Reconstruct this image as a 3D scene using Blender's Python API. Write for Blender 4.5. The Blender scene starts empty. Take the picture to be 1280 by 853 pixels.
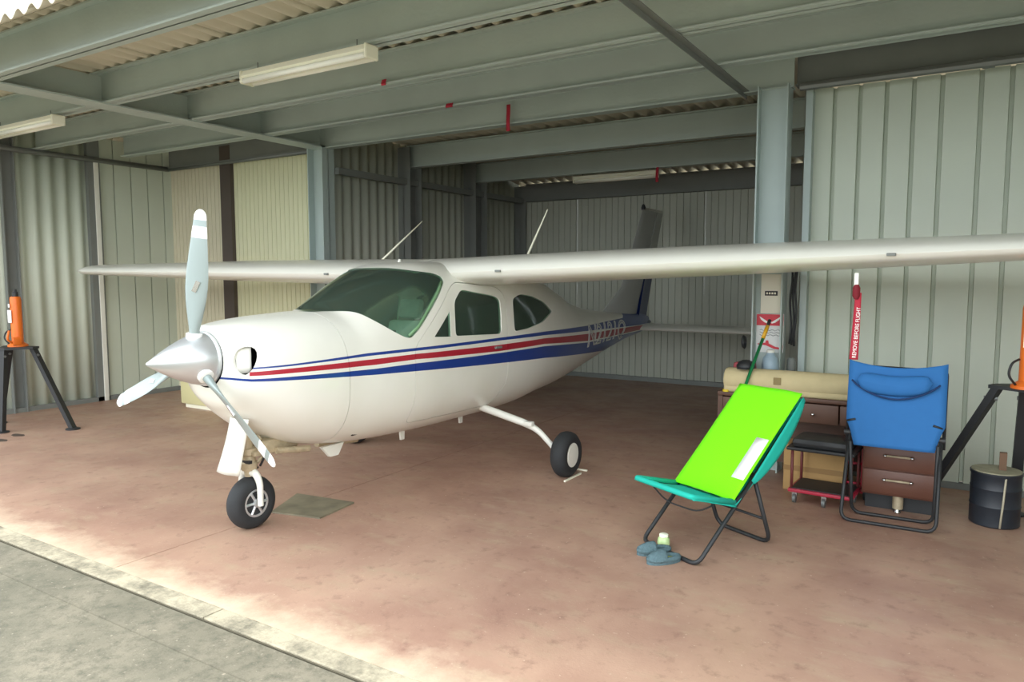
import bpy, bmesh, math, random
from mathutils import Vector, Matrix
from math import sin, cos, pi, radians as R
random.seed(7)
SC = bpy.context.scene
COL = SC.collection

# ------------------------------------------------------------------ camera
YAW, PITCH, ROLL, FPX = 0.5590, 0.0870, -0.001, 920.25
CAM = Vector((4.099, -3.208, 1.699))
fw = Vector((-sin(YAW)*cos(PITCH), cos(YAW)*cos(PITCH), -sin(PITCH)))
rt = Vector((cos(YAW), sin(YAW), 0)); up = rt.cross(fw)
rt2 = rt*cos(ROLL)+up*sin(ROLL); up2 = -rt*sin(ROLL)+up*cos(ROLL)
cd = bpy.data.cameras.new('camera'); cam = bpy.data.objects.new('camera', cd); COL.objects.link(cam)
cam.matrix_world = Matrix(((rt2.x, up2.x, -fw.x, CAM.x), (rt2.y, up2.y, -fw.y, CAM.y), (rt2.z, up2.z, -fw.z, CAM.z), (0, 0, 0, 1)))
cd.sensor_width = 36; cd.lens = 36*FPX/1280; cd.clip_start = .05; cd.clip_end = 500
SC.camera = cam

# ------------------------------------------------------------------ light
w = bpy.data.worlds.new('World'); SC.world = w; w.use_nodes = True
wn = w.node_tree.nodes; wl = w.node_tree.links
bg = wn['Background']
tc = wn.new('ShaderNodeTexCoord'); nz = wn.new('ShaderNodeTexNoise'); nz.inputs['Scale'].default_value = 1.6; nz.inputs['Detail'].default_value = 5
cr = wn.new('ShaderNodeValToRGB'); cr.color_ramp.elements[0].position = .3; cr.color_ramp.elements[0].color = (.84, .93, 1, 1)
cr.color_ramp.elements[1].position = .7; cr.color_ramp.elements[1].color = (.97, .99, 1, 1)
wl.new(tc.outputs['Generated'], nz.inputs['Vector']); wl.new(nz.outputs['Fac'], cr.inputs['Fac']); wl.new(cr.outputs['Color'], bg.inputs['Color'])
bg.inputs['Strength'].default_value = 1.9
sd = bpy.data.lights.new('sun', 'SUN'); sd.energy = .5; sd.angle = R(15); sd.color = (1, .97, .92)
sun = bpy.data.objects.new('sun', sd); COL.objects.link(sun)
sun.rotation_euler = Vector((-.12, .07, -1)).to_track_quat('-Z', 'Y').to_euler()
vs = SC.view_settings; vs.view_transform = 'Standard'; vs.look = 'None'; vs.gamma = 1; vs.use_curve_mapping = False
vs.exposure = 1.0

# ------------------------------------------------------------------ helpers
def srgb(r, g, b):
    f = lambda c: (c/255/12.92) if c <= 10 else (((c/255)+.055)/1.055)**2.4
    return (f(r), f(g), f(b), 1)

def mat(name, col, rough=.6, metal=0., spec=.5, noise=0., nscale=4., bump=0., bscale=40., coat=0.):
    m = bpy.data.materials.new(name); m.use_nodes = True
    nt = m.node_tree; n = nt.nodes; l = nt.links; b = n['Principled BSDF']
    b.inputs['Roughness'].default_value = rough; b.inputs['Metallic'].default_value = metal
    b.inputs['Specular IOR Level'].default_value = spec; b.inputs['Coat Weight'].default_value = coat
    g = n.new('ShaderNodeNewGeometry')
    t = n.new('ShaderNodeTexNoise'); t.inputs['Scale'].default_value = nscale; t.inputs['Detail'].default_value = 4
    l.new(g.outputs['Position'], t.inputs['Vector'])
    mx = n.new('ShaderNodeMix'); mx.data_type = 'RGBA'
    mx.inputs[6].default_value = tuple(c*(1-noise) for c in col[:3])+(1,); mx.inputs[7].default_value = tuple(min(1, c*(1+noise)) for c in col[:3])+(1,)
    l.new(t.outputs['Fac'], mx.inputs[0]); l.new(mx.outputs[2], b.inputs['Base Color'])
    if bump:
        t2 = n.new('ShaderNodeTexNoise'); t2.inputs['Scale'].default_value = bscale; l.new(g.outputs['Position'], t2.inputs['Vector'])
        bp = n.new('ShaderNodeBump'); bp.inputs['Strength'].default_value = bump; bp.inputs['Distance'].default_value = .01
        l.new(t2.outputs['Fac'], bp.inputs['Height']); l.new(bp.outputs['Normal'], b.inputs['Normal'])
    return m

def link(name, me, m, parent=None, **props):
    o = bpy.data.objects.new(name, me); COL.objects.link(o)
    if m is not None:
        for x in (m if isinstance(m, (list, tuple)) else [m]): me.materials.append(x)
    if parent is not None: o.parent = parent
    for k, v in props.items(): o[k] = v
    return o

def thing(name, label, cat, loc=(0, 0, 0), rz=0., group=None):
    o = bpy.data.objects.new(name, None); COL.objects.link(o); o.empty_display_size = .1
    o.location = loc; o.rotation_euler = (0, 0, rz); o['label'] = label; o['category'] = cat
    if group: o['group'] = group
    return o

def structure(name, parent=None):
    o = bpy.data.objects.new(name, None); COL.objects.link(o); o['kind'] = 'structure'; o.empty_display_size = .1
    return o

class B:
    """collects shapes in one bmesh"""
    def __init__(s): s.bm = bmesh.new()
    def box(s, x0, x1, y0, y1, z0, z1, bev=0., mi=0, M=None):
        vs = [s.bm.verts.new(p) for p in ((x0,y0,z0),(x1,y0,z0),(x1,y1,z0),(x0,y1,z0),(x0,y0,z1),(x1,y0,z1),(x1,y1,z1),(x0,y1,z1))]
        fs = [s.bm.faces.new([vs[i] for i in f]) for f in ((3,2,1,0),(4,5,6,7),(0,1,5,4),(1,2,6,5),(2,3,7,6),(3,0,4,7))]
        for f in fs: f.material_index = mi
        if bev:
            es = list({e for f in fs for e in f.edges})
            r = bmesh.ops.bevel(s.bm, geom=es, offset=bev, segments=2, affect='EDGES', profile=.5)
            vs = list({v for f in r['faces'] for v in f.verts} | {v for v in vs if v.is_valid})
        if M is not None: bmesh.ops.transform(s.bm, matrix=M, verts=[v for v in vs if v.is_valid])
        return s
    def rings(s, rings, closed=True, cap=True, mi=0):
        R_ = [[s.bm.verts.new(p) for p in r] for r in rings]; n = len(R_[0])
        for a, b in zip(R_, R_[1:]):
            for i in range(n if closed else n-1):
                j = (i+1) % n
                try: s.bm.faces.new((a[i], a[j], b[j], b[i])).material_index = mi
                except ValueError: pass
        if cap and closed:
            for r in (R_[0][::-1], R_[-1]):
                try: s.bm.faces.new(r).material_index = mi
                except ValueError: pass
        return s
    def tube(s, pts, r, n=8, mi=0, closed=False):
        pts = [Vector(p) for p in pts]; N = len(pts); rr = r if isinstance(r, (list, tuple)) else [r]*N
        T = []
        for i in range(N):
            a = pts[(i-1) % N] if (closed or i > 0) else pts[i]; b = pts[(i+1) % N] if (closed or i < N-1) else pts[i]
            T.append((b-a).normalized())
        u = T[0].orthogonal().normalized(); out = []
        for i in range(N):
            u = (u - T[i]*u.dot(T[i])).normalized(); v = T[i].cross(u)
            out.append([pts[i]+(u*cos(2*pi*k/n)+v*sin(2*pi*k/n))*rr[i] for k in range(n)])
        if closed: out.append(out[0])
        return s.rings(out, cap=not closed, mi=mi)
    def lathe(s, prof, axis='z', c=(0, 0, 0), n=24, mi=0):
        """prof: list of (radius, height)"""
        c = Vector(c); out = []
        for r, h in prof:
            r = max(r, 1e-4); ring = []
            for k in range(n):
                a, b = r*cos(2*pi*k/n), r*sin(2*pi*k/n)
                p = {'z': (a, b, h), 'x': (h, a, b), 'y': (b, h, a)}[axis]
                ring.append(c+Vector(p))
            out.append(ring)
        return s.rings(out, mi=mi)
    def prism(s, poly, axis, a, b, mi=0):
        """poly: 2D outline in the two remaining axes, extruded from a to b"""
        f = {'x': lambda p, h: (h, p[0], p[1]), 'y': lambda p, h: (p[0], h, p[1]), 'z': lambda p, h: (p[0], p[1], h)}[axis]
        return s.rings([[f(p, a) for p in poly], [f(p, b) for p in poly]], mi=mi)
    def grid(s, f, nu, nv, mi=0):
        V = [[s.bm.verts.new(f(i/nu, j/nv)) for j in range(nv+1)] for i in range(nu+1)]
        for i in range(nu):
            for j in range(nv): s.bm.faces.new((V[i][j], V[i+1][j], V[i+1][j+1], V[i][j+1])).material_index = mi
        return s
    def obj(s, name, m, parent=None, smooth=None, solid=0., sub=0, **props):
        bmesh.ops.recalc_face_normals(s.bm, faces=s.bm.faces)
        me = bpy.data.meshes.new(name); s.bm.to_mesh(me); s.bm.free()
        o = link(name, me, m, parent, **props)
        if smooth is not None:
            for p in me.polygons: p.use_smooth = True
            if smooth < 180: me.set_sharp_from_angle(angle=R(smooth))
        if solid:
            md = o.modifiers.new('solid', 'SOLIDIFY'); md.thickness = solid; md.offset = 0
        if sub:
            md = o.modifiers.new('sub', 'SUBSURF'); md.levels = sub; md.render_levels = sub
        return o

def fillet(pts, r, n=5, closed=False):
    pts = [Vector(p) for p in pts]; out = [] if closed else [pts[0]]
    idx = range(len(pts)) if closed else range(1, len(pts)-1)
    for i in idx:
        a, b, c = pts[i-1], pts[i], pts[(i+1) % len(pts)]
        q = min(r, (a-b).length*.48, (c-b).length*.48)
        p0 = b+(a-b).normalized()*q; p2 = b+(c-b).normalized()*q
        for k in range(n+1):
            t = k/n; out.append(p0*(1-t)**2+b*2*t*(1-t)+p2*t*t)
    if not closed: out.append(pts[-1])
    return out

def text_mesh(body, size, mode='BOTH', extrude=0., bevel=0., shear=0., spacing=1., offset=0., align='LEFT'):
    cu = bpy.data.curves.new('t', 'FONT'); cu.body = body; cu.size = size; cu.extrude = extrude; cu.bevel_depth = bevel
    cu.shear = shear; cu.space_character = spacing; cu.offset = offset; cu.fill_mode = mode; cu.align_x = align; cu.resolution_u = 4; cu.bevel_resolution = 0
    o = bpy.data.objects.new('t', cu); COL.objects.link(o); bpy.context.view_layer.update()
    me = bpy.data.meshes.new_from_object(o.evaluated_get(bpy.context.evaluated_depsgraph_get()))
    bpy.data.objects.remove(o); return me

def copy_tree(o, parent=None):
    c = o.copy(); COL.objects.link(c)
    if parent is not None: c.parent = parent
    for ch in list(o.children): copy_tree(ch, c)
    return c

# ------------------------------------------------------------------ materials
M = {}
M['beam'] = mat('beam_paint', srgb(178, 190, 183), .55, noise=.10, nscale=2.5, bump=.15)
M['column'] = mat('column_paint', srgb(178, 192, 188), .45, noise=.10, nscale=3)
M['dark_steel'] = mat('dark_steel', srgb(124, 128, 124), .6, noise=.1)
M['sheet'] = mat('wall_sheet', srgb(202, 210, 194), .55, noise=.07, nscale=1.5)
M['sheet_fine'] = mat('wall_sheet_cream', srgb(214, 208, 182), .6, noise=.07, nscale=1.5)
M['sheet_yellow'] = mat('wall_sheet_yellow', srgb(222, 222, 186), .6, noise=.07, nscale=1.5)
M['sheet_dim'] = mat('wall_sheet_grey', srgb(176, 180, 166), .6, noise=.08, nscale=1.5)
M['roof'] = mat('roof_sheet', srgb(205, 198, 176), .6, noise=.08, nscale=2)
M['pipe'] = mat('galvanised_pipe', srgb(120, 124, 122), .4, metal=.5)
M['black'] = mat('black_paint', srgb(38, 40, 42), .5, noise=.15)
M['rubber'] = mat('rubber', srgb(40, 42, 44), .75, noise=.2, nscale=20)
M['white'] = mat('white_paint', srgb(232, 232, 222), .35, noise=.02, nscale=2)
M['alu'] = mat('polished_metal', srgb(206, 210, 212), .3, metal=.65)
M['chrome'] = mat('chrome', srgb(210, 210, 210), .18, metal=1.)
M['grime'] = mat('grimy_metal', srgb(184, 170, 142), .5, metal=.3, noise=.35, nscale=30)
M['red'] = mat('red_cloth', srgb(176, 34, 56), .7, noise=.1)
M['orange'] = mat('orange_paint', srgb(226, 112, 34), .4, noise=.12, nscale=8)
M['brown'] = mat('brown_wood', srgb(94, 66, 52), .5, noise=.2, nscale=9)
M['fixture'] = mat('lamp_enamel', srgb(246, 244, 222), .4, noise=.02)

# ------------------------------------------------------------------ floor
def floor_mat(name, kind):
    m = bpy.data.materials.new(name); m.use_nodes = True
    nt = m.node_tree; n = nt.nodes; l = nt.links; b = n['Principled BSDF']
    g = n.new('ShaderNodeNewGeometry')
    def noise(sc, det=5, rough=.6, stretch=None):
        t = n.new('ShaderNodeTexNoise'); t.inputs['Scale'].default_value = sc; t.inputs['Detail'].default_value = det; t.inputs['Roughness'].default_value = rough
        if stretch:
            mp = n.new('ShaderNodeMapping'); mp.inputs['Scale'].default_value = stretch; l.new(g.outputs['Position'], mp.inputs['Vector']); l.new(mp.outputs['Vector'], t.inputs['Vector'])
        else: l.new(g.outputs['Position'], t.inputs['Vector'])
        return t.outputs['Fac']
    def ramp(f, p0, p1):
        r = n.new('ShaderNodeMapRange'); r.inputs[1].default_value = p0; r.inputs[2].default_value = p1; l.new(f, r.inputs[0]); return r.outputs[0]
    def mix(f, a, c):
        x = n.new('ShaderNodeMix'); x.data_type = 'RGBA'; l.new(f, x.inputs[0])
        for s_, v in ((6, a), (7, c)):
            if isinstance(v, tuple): x.inputs[s_].default_value = v
            else: l.new(v, x.inputs[s_])
        return x.outputs[2]
    def math_(op, a, c):
        x = n.new('ShaderNodeMath'); x.operation = op
        for i, v in enumerate((a, c)):
            if isinstance(v, (int, float)): x.inputs[i].default_value = v
            else: l.new(v, x.inputs[i])
        return x.outputs[0]
    if kind == 'red':
        c = mix(ramp(noise(1.1), .35, .68), srgb(156, 121, 105), srgb(182, 149, 128))
        c = mix(ramp(noise(2.3, 6, .7, (1, 2.2, 1)), .52, .74), c, srgb(174, 150, 126))
        c = mix(ramp(noise(9, 5, .7), .55, .85), c, srgb(120, 88, 78))
        c = mix(ramp(noise(30, 3, .7), .66, .74), c, srgb(206, 186, 162))
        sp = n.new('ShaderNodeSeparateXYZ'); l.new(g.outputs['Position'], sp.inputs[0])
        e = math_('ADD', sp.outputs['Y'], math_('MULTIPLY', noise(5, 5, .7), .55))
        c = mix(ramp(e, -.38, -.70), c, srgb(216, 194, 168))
        l.new(c, b.inputs['Base Color']); b.inputs['Roughness'].default_value = .42
        l.new(ramp(noise(3), .3, .7), (rr := n.new('ShaderNodeMapRange')).inputs[0]); rr.inputs[3].default_value = .34; rr.inputs[4].default_value = .55; l.new(rr.outputs[0], b.inputs['Roughness'])
        hgt = noise(60, 3)
    else:
        c = mix(ramp(noise(1.6), .35, .7), srgb(112, 108, 92), srgb(142, 134, 116))
        c = mix(ramp(noise(14, 6, .8), .45, .7), c, srgb(92, 90, 76))
        c = mix(ramp(noise(45, 3, .5), .66, .75), c, srgb(160, 150, 132))
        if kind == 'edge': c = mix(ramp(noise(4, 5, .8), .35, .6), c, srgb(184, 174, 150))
        l.new(c, b.inputs['Base Color']); b.inputs['Roughness'].default_value = .85
        hgt = noise(90, 4)
    bp = n.new('ShaderNodeBump'); bp.inputs['Strength'].default_value = .25 if kind == 'red' else .6; bp.inputs['Distance'].default_value = .004
    l.new(hgt, bp.inputs['Height']); l.new(bp.outputs['Normal'], b.inputs['Normal'])
    return m
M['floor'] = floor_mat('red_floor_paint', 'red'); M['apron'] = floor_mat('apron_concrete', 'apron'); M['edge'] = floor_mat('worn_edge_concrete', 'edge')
M['earth'] = mat('joint_dirt', srgb(96, 90, 74), .95, noise=.3, nscale=20)

fl = B().box(-6.5, 6.5, -1.02, 8.6, -.25, -.012).obj('floor', M['earth'], kind='structure')
xs = [-6.3, -.1, 6.3]; ys = [-.90, 8.5]
for i in range(2):
    for j in range(1):
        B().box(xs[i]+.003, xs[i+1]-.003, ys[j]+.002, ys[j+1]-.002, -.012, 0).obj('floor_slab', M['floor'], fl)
cxs = [-6.3, -3.9, -1.45, .9, 3.3, 6.3]
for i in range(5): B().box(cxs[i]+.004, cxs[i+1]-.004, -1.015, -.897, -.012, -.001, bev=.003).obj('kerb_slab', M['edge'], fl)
ap = B().box(-70, 70, -90, -1.035, -.3, -.02).obj('ground', M['apron'], kind='structure')
B().box(-70, -6.5, -1.035, 60, -.3, -.02).box(6.5, 70, -1.035, 60, -.3, -.02).box(-6.5, 6.5, 8.6, 60, -.3, -.02).obj('outer_ground', M['apron'], ap)
B().box(-6.5, 6.5, -1.035, -1.0, -.2, -.03).obj('joint_filler', M['earth'], ap)
B().box(-6.4, 6.4, -1.27, -1.03, -.02, -.012).obj('concrete_strip', M['apron'], ap)

# ------------------------------------------------------------------ corrugated sheets
def profile(length, pitch, depth, kind, x0=0.):
    """points (u, d) along a corrugated sheet"""
    out = []; u = 0.
    if kind == 'sine':
        n = max(8, int(length/pitch*8))
        return [(length*i/n, depth*.5*sin(2*pi*(length*i/n+x0)/pitch)) for i in range(n+1)]
    k = 0
    while u < length-1e-6:   # broad pan with a narrow groove
        for fu, d in (((0, 0), (.74, 0), (.765, -depth), (.90, -depth), (.925, 0)) if kind == 'pan' else ((0, 0), (.92, 0), (.93, -depth), (.98, -depth), (.99, 0))):
            p = k*pitch+fu*pitch
            if p <= length: out.append((p, d))
        for fu in (.3, .5):
            pass
        k += 1; u = k*pitch
    out.append((length, 0)); return out

def wall_sheet(parent, p0, p1, z0, z1, pitch, depth, kind, m, nrm, name='corrugated_sheet'):
    """vertical sheet from p0 to p1 (x,y), ribs along z, relief towards nrm (x,y)"""
    a = Vector((p0[0], p0[1])); b = Vector((p1[0], p1[1])); L = (b-a).length; t = (b-a)/L; nn = Vector(nrm)
    pr = profile(L, pitch, depth, kind); bb = B()
    bb.rings([[(a.x+t.x*u+nn.x*d, a.y+t.y*u+nn.y*d, z) for u, d in pr] for z in (z0, z1)], closed=False)
    return bb.obj(name, m, parent, smooth=(50 if kind == 'sine' else None), solid=.003)

def hcolumn(parent, x0, x1, y0, y1, z1, m, axis='x', tw=.012, name='column'):
    b = B()
    if axis == 'x':   # web parallel to x, flange plates on the left and right
        b.box(x0, x0+tw, y0, y1, 0, z1).box(x1-tw, x1, y0, y1, 0, z1).box(x0, x1, (y0+y1)/2-.005, (y0+y1)/2+.005, 0, z1)
    else:
        b.box(x0, x1, y0, y0+tw, 0, z1).box(x0, x1, y1-tw, y1, 0, z1).box((x0+x1)/2-.005, (x0+x1)/2+.005, y0, y1, 0, z1)
    return b.obj(name, m, parent)

# left side wall (x = -6.05)
wl_ = structure('wall_left')
for y0, y1, pt, k in ((-.35, .42, .19, 'sine'), (.43, 1.20, .19, 'sine'), (1.36, 2.27, .185, 'sine')):
    wall_sheet(wl_, (-6.05, y0), (-6.05, y1), .05, 3.62, pt, .05, 'sine', M['sheet'], (1, 0))
wall_sheet(wl_, (-6.05, 2.40), (-6.05, 3.50), .05, 3.6, .245, .03, 'line', M['sheet'], (1, 0))
for y in (1.28,): hcolumn(wl_, -6.14, -5.98, y-.08, y+.08, 3.6, M['dark_steel'], 'y')
B().box(-6.12, -6.00, 2.255, 2.42, 0, 3.64).obj('post', M['dark_steel'], wl_)
B().box(-6.10, -5.985, 2.335, 2.395, 0, 3.24, bev=.005).obj('edge_trim', M['white'], wl_)
B().tube([(-5.98, -.35, 3.27), (-5.98, 3.42, 3.27)], .035).obj('top_rail', M['pipe'], wl_, smooth=180)
B().box(-6.07, -6.0, -.35, 3.5, 0, .06).obj('bottom_rail', M['dark_steel'], wl_)
B().box(-6.13, -6.08, -.4, 3.5, 1.55, 1.6).obj('girt', M['dark_steel'], wl_)
# rear wall of the left wing bay (y = 3.5)
wb = structure('wall_back_left')
wall_sheet(wb, (-6.05, 3.5), (-4.84, 3.5), .05, 3.5, .085, .008, 'pan', M['sheet_fine'], (0, -1))
wall_sheet(wb, (-4.62, 3.5), (-3.0, 3.5), .05, 3.5, .085, .008, 'pan', M['sheet_yellow'], (0, -1))
B().box(-4.84, -4.62, 3.44, 3.56, 0, 3.5).obj('post', mat('brown_steel', srgb(84, 74, 68), .6, noise=.1), wb)
B().box(-6.05, -3.0, 3.47, 3.53, 0, .05).obj('bottom_rail', M['dark_steel'], wb)
B().tube([(-6.0, 3.42, 3.27), (-3.0, 3.42, 3.27)], .03).obj('top_rail', M['pipe'], wb, smooth=180)
hcolumn(wb, -3.0, -2.74, 3.34, 3.54, 3.3, M['column'], 'x')
# left wall of the tail bay (x = -2.75)
wt = structure('wall_tail_left')
for y0, y1 in ((3.55, 5.0), (5.0, 6.6), (6.6, 7.25), (7.25, 8.1)):
    wall_sheet(wt, (-2.85, y0-.02), (-2.85, y1), .05, 3.56 if y1 < 8 else 3.42, .165, .045, 'sine', M['sheet_dim'], (1, 0))
for y0, y1 in ((4.86, 5.12), (6.46, 6.78), (8.0, 8.2)):
    hcolumn(wt, -2.86, -2.62, y0, y1, 3.5 if y1 < 8 else 3.28, M['dark_steel'], 'y')
B().box(-2.74, -2.67, 3.55, 8.1, 2.98, 3.06).obj('girt', M['dark_steel'], wt)
B().box(-2.80, -2.72, 3.55, 8.1, 0, .06).obj('bottom_rail', M['dark_steel'], wt)
# back wall of the tail bay
wk = structure('wall_back')
for i in range(5):
    x0 = -2.74+i*1.1
    wall_sheet(wk, (x0, 8.06+.004*(i % 2)), (x0+1.1, 8.06+.004*(i % 2)), .05, 3.03, .11, .014, 'pan', M['sheet_dim'], (0, -1))
B().box(-2.75, 2.78, 8.0, 8.1, 0, .07).obj('bottom_rail', M['dark_steel'], wk)
B().box(-2.62, 2.66, 7.99, 8.02, 3.0, 3.30).box(-2.62, 2.66, 7.94, 8.07, 3.0, 3.012).box(-2.62, 2.66, 7.94, 8.07, 3.288, 3.30).obj('beam', M['dark_steel'], wk)
# right wall of the tail bay (hidden from here, closes the bay)
wr2 = structure('wall_tail_right')
for y0, y1 in ((3.60, 4.9), (4.92, 6.5), (6.52, 8.1)):
    wall_sheet(wr2, (2.82, y0), (2.82, y1), .05, 3.5, .165, .045, 'sine', M['sheet_dim'], (-1, 0))
# right rear wall
wr = structure('wall_back_right')
for x0, x1 in ((2.88, 3.93), (3.92, 4.96), (4.95, 6.05)):
    wall_sheet(wr, (x0, 3.6-(.006 if x0 == 3.92 else 0)), (x1, 3.6-(.006 if x0 == 3.92 else 0)), .05, 3.28, .195, .045, 'pan', M['sheet'], (0, -1))
B().box(2.82, 6.05, 3.57, 3.63, 0, .05).obj('bottom_rail', M['dark_steel'], wr)
B().box(2.83, 2.885, 3.50, 3.6, 0, 3.26).obj('edge_trim', M['column'], wr)
hcolumn(wr, 2.475, 2.725, 3.31, 3.50, 3.3, M['column'], 'x')
B().tube([(2.80, 3.40, 3.27), (6.0, 3.40, 3.27)], .032).tube([(4.08, 3.40, 3.27), (4.16, 3.40, 3.27)], .04).obj('conduit', M['pipe'], wr, smooth=40)
# right side wall
wrs = structure('wall_right')
for y0, y1 in ((-.35, .9), (.91, 2.2), (2.21, 3.6)):
    wall_sheet(wrs, (6.05, y0), (6.05, y1), .05, 3.62, .19, .05, 'sine', M['sheet'], (-1, 0))

# ------------------------------------------------------------------ roof: sheets, beams, braces
ce = structure('ceiling')
def rz_(y): return 3.605-.012*(y+.3) if y < 6.65 else 3.522-.16*(y-6.65)
def roof_sheet(x0, x1, y0, y1):
    n = int(round((x1-x0)/.17*8)); prof = [(x0+(x1-x0)*i/n, .026*sin(2*pi*(x0+(x1-x0)*i/n)/.17)) for i in range(n+1)]
    B().rings([[(x, y, rz_(y)+.026+d) for x, d in prof] for y in (y0, y1)], closed=False).obj('roof_sheet', M['roof'], ce, smooth=60, solid=.003)
for i in range(12):
    x0 = -6.12+i*1.02
    n = 48; prof = [(x0+1.02*k/n, .026*sin(2*pi*(x0+1.02*k/n)/.17)) for k in range(n+1)]
    B().rings([[(x, y, z+.026+d) for x, d in prof] for y, z in ((-.37, rz_(-.37)), (-.76, 3.355))], closed=False).obj('shading_eave_sheet', M['roof'], ce, smooth=60, solid=.003)  # eave drawn out and lowered to keep sky light off the front beam
    for y0, y1 in ((-.37, 2.6), (2.6, 6.65)): roof_sheet(x0, x0+1.02, y0, y1)
    if -3.1 < x0 < 2.9: roof_sheet(x0, x0+1.02, 6.65, 8.4)
def ibeam(x0, x1, y, z0, z1, m, fwid=.12, tf=.014, name='roof_beam'):
    return B().box(x0, x1, y-.005, y+.005, z0, z1).box(x0, x1, y-fwid/2, y+fwid/2, z0, z0+tf).box(x0, x1, y-fwid/2, y+fwid/2, z1-tf, z1).obj(name, m, ce)
for y in (-.24, .74, 1.63, 2.55):
    ibeam(-6.0 if y < 2 else -5.62, 6.0, y, 3.30, rz_(y), M['beam'])
ibeam(-6.0, -3.0, 3.45, 3.28, rz_(3.45), M['dark_steel']); ibeam(-2.99, 2.74, 3.45, 3.28, rz_(3.45), M['beam']); ibeam(2.75, 6.0, 3.52, 3.30, rz_(3.5), M['dark_steel'])  # right length of the lintel coloured darker to stand for its shadow
ibeam(-2.74, 2.78, 5.0, 3.23, rz_(5.0)-.01, M['beam']); ibeam(-2.74, 2.78, 6.65, 3.20, rz_(6.65)-.03, M['beam'])
# the beam running back over the left column, and the thin angle brace on the right
B().box(-2.89, -2.88, -.30, 3.5, 3.30, 3.56).box(-2.99, -2.74, -.30, 3.5, 3.286, 3.30).obj('cross_beam', M['beam'], ce)
B().box(2.33, 2.385, -.30, 3.50, 3.288, 3.294).box(2.33, 2.336, -.30, 3.50, 3.25, 3.294).obj('angle_brace', M['dark_steel'], ce)

# ------------------------------------------------------------------ aeroplane

# Y, ztop, zbot, zmid, halfwidth, ntop, nbot
ST=[(-.315,1.362,1.00,1.18,.182,2.0,2.0),
(-.30,1.392,.95,1.165,.235,2.05,2.05),
(-.265,1.402,.885,1.14,.30,2.15,2.1),
(-.20,1.413,.825,1.11,.355,2.25,2.15),
(-.10,1.425,.735,1.07,.40,2.35,2.2),
(.05,1.437,.635,1.03,.44,2.45,2.3),
(.25,1.448,.545,1.00,.475,2.55,2.35),
(.44,1.456,.50,.97,.50,2.6,2.4),
(.60,1.460,.475,.96,.515,2.65,2.45),
(.70,1.515,.465,.96,.53,2.6,2.5),
(.90,1.625,.45,.96,.555,2.7,2.5),
(1.10,1.722,.44,.96,.58,2.9,2.5),
(1.28,1.790,.435,.96,.595,3.2,2.5),
(1.45,1.818,.43,.96,.60,3.5,2.5),
(1.8,1.83,.425,.96,.605,3.6,2.5),
(2.3,1.83,.425,.96,.60,3.6,2.5),
(2.8,1.81,.435,.96,.585,3.2,2.5),
(3.3,1.74,.475,.965,.54,2.8,2.4),
(3.8,1.60,.505,.97,.47,2.5,2.3),
(4.3,1.43,.56,.98,.39,2.3,2.2),
(4.9,1.31,.645,1.0,.305,2.2,2.1),
(5.6,1.245,.755,1.02,.215,2.2,2.0),
(6.3,1.20,.85,1.03,.135,2.1,2.0),
(6.9,1.165,.905,1.03,.07,2.0,2.0),
(7.15,1.12,.95,1.03,.03,2.0,2.0)]
def cr(p0,p1,p2,p3,t,x0,x1,x2,x3):
    # nonuniform catmull (monotone-limited hermite)
    d=(p2-p1)/(x2-x1)
    m1=((p1-p0)/(x1-x0) if x1>x0 else d); m2=((p3-p2)/(x3-x2) if x3>x2 else d)
    def mm(a,b,ha,hb):
        if a*b<=0: return 0.
        return 3*(ha+hb)/((2*hb+ha)/a+(hb+2*ha)/b)
    h=x2-x1
    t1=mm(m1,d,max(x1-x0,1e-6),h) if x1>x0 else d
    t2=mm(d,m2,h,max(x3-x2,1e-6)) if x3>x2 else d
    return ((2*t**3-3*t*t+1)*p1+(t**3-2*t*t+t)*h*t1+(3*t*t-2*t**3)*p2+(t**3-t*t)*h*t2)
def sec(Y):
    Y=min(max(Y,ST[0][0]),ST[-1][0])
    for i in range(len(ST)-1):
        if Y<=ST[i+1][0]: break
    a,b=ST[i],ST[i+1]; p=ST[max(i-1,0)]; n=ST[min(i+2,len(ST)-1)]
    t=(Y-a[0])/(b[0]-a[0])
    return [cr(p[k],a[k],b[k],n[k],t,p[0],a[0],b[0],n[0]) for k in range(1,7)]
def surfx(Y,z):
    zt,zb,zm,w,nt,nb=sec(Y)
    if z>=zt or z<=zb: return 0.
    u,n=((z-zm)/(zt-zm),nt) if z>zm else ((zm-z)/(zm-zb),nb)
    return w*(1-abs(u)**n)**(1/n)
def inside(P):
    x,y,z=P
    if y<ST[0][0] or y>ST[-1][0]: return False
    return abs(x)<surfx(y,z)

plane = thing('airplane', 'white high-wing propeller airplane with red and blue stripes parked in the hangar', 'airplane')

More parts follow.
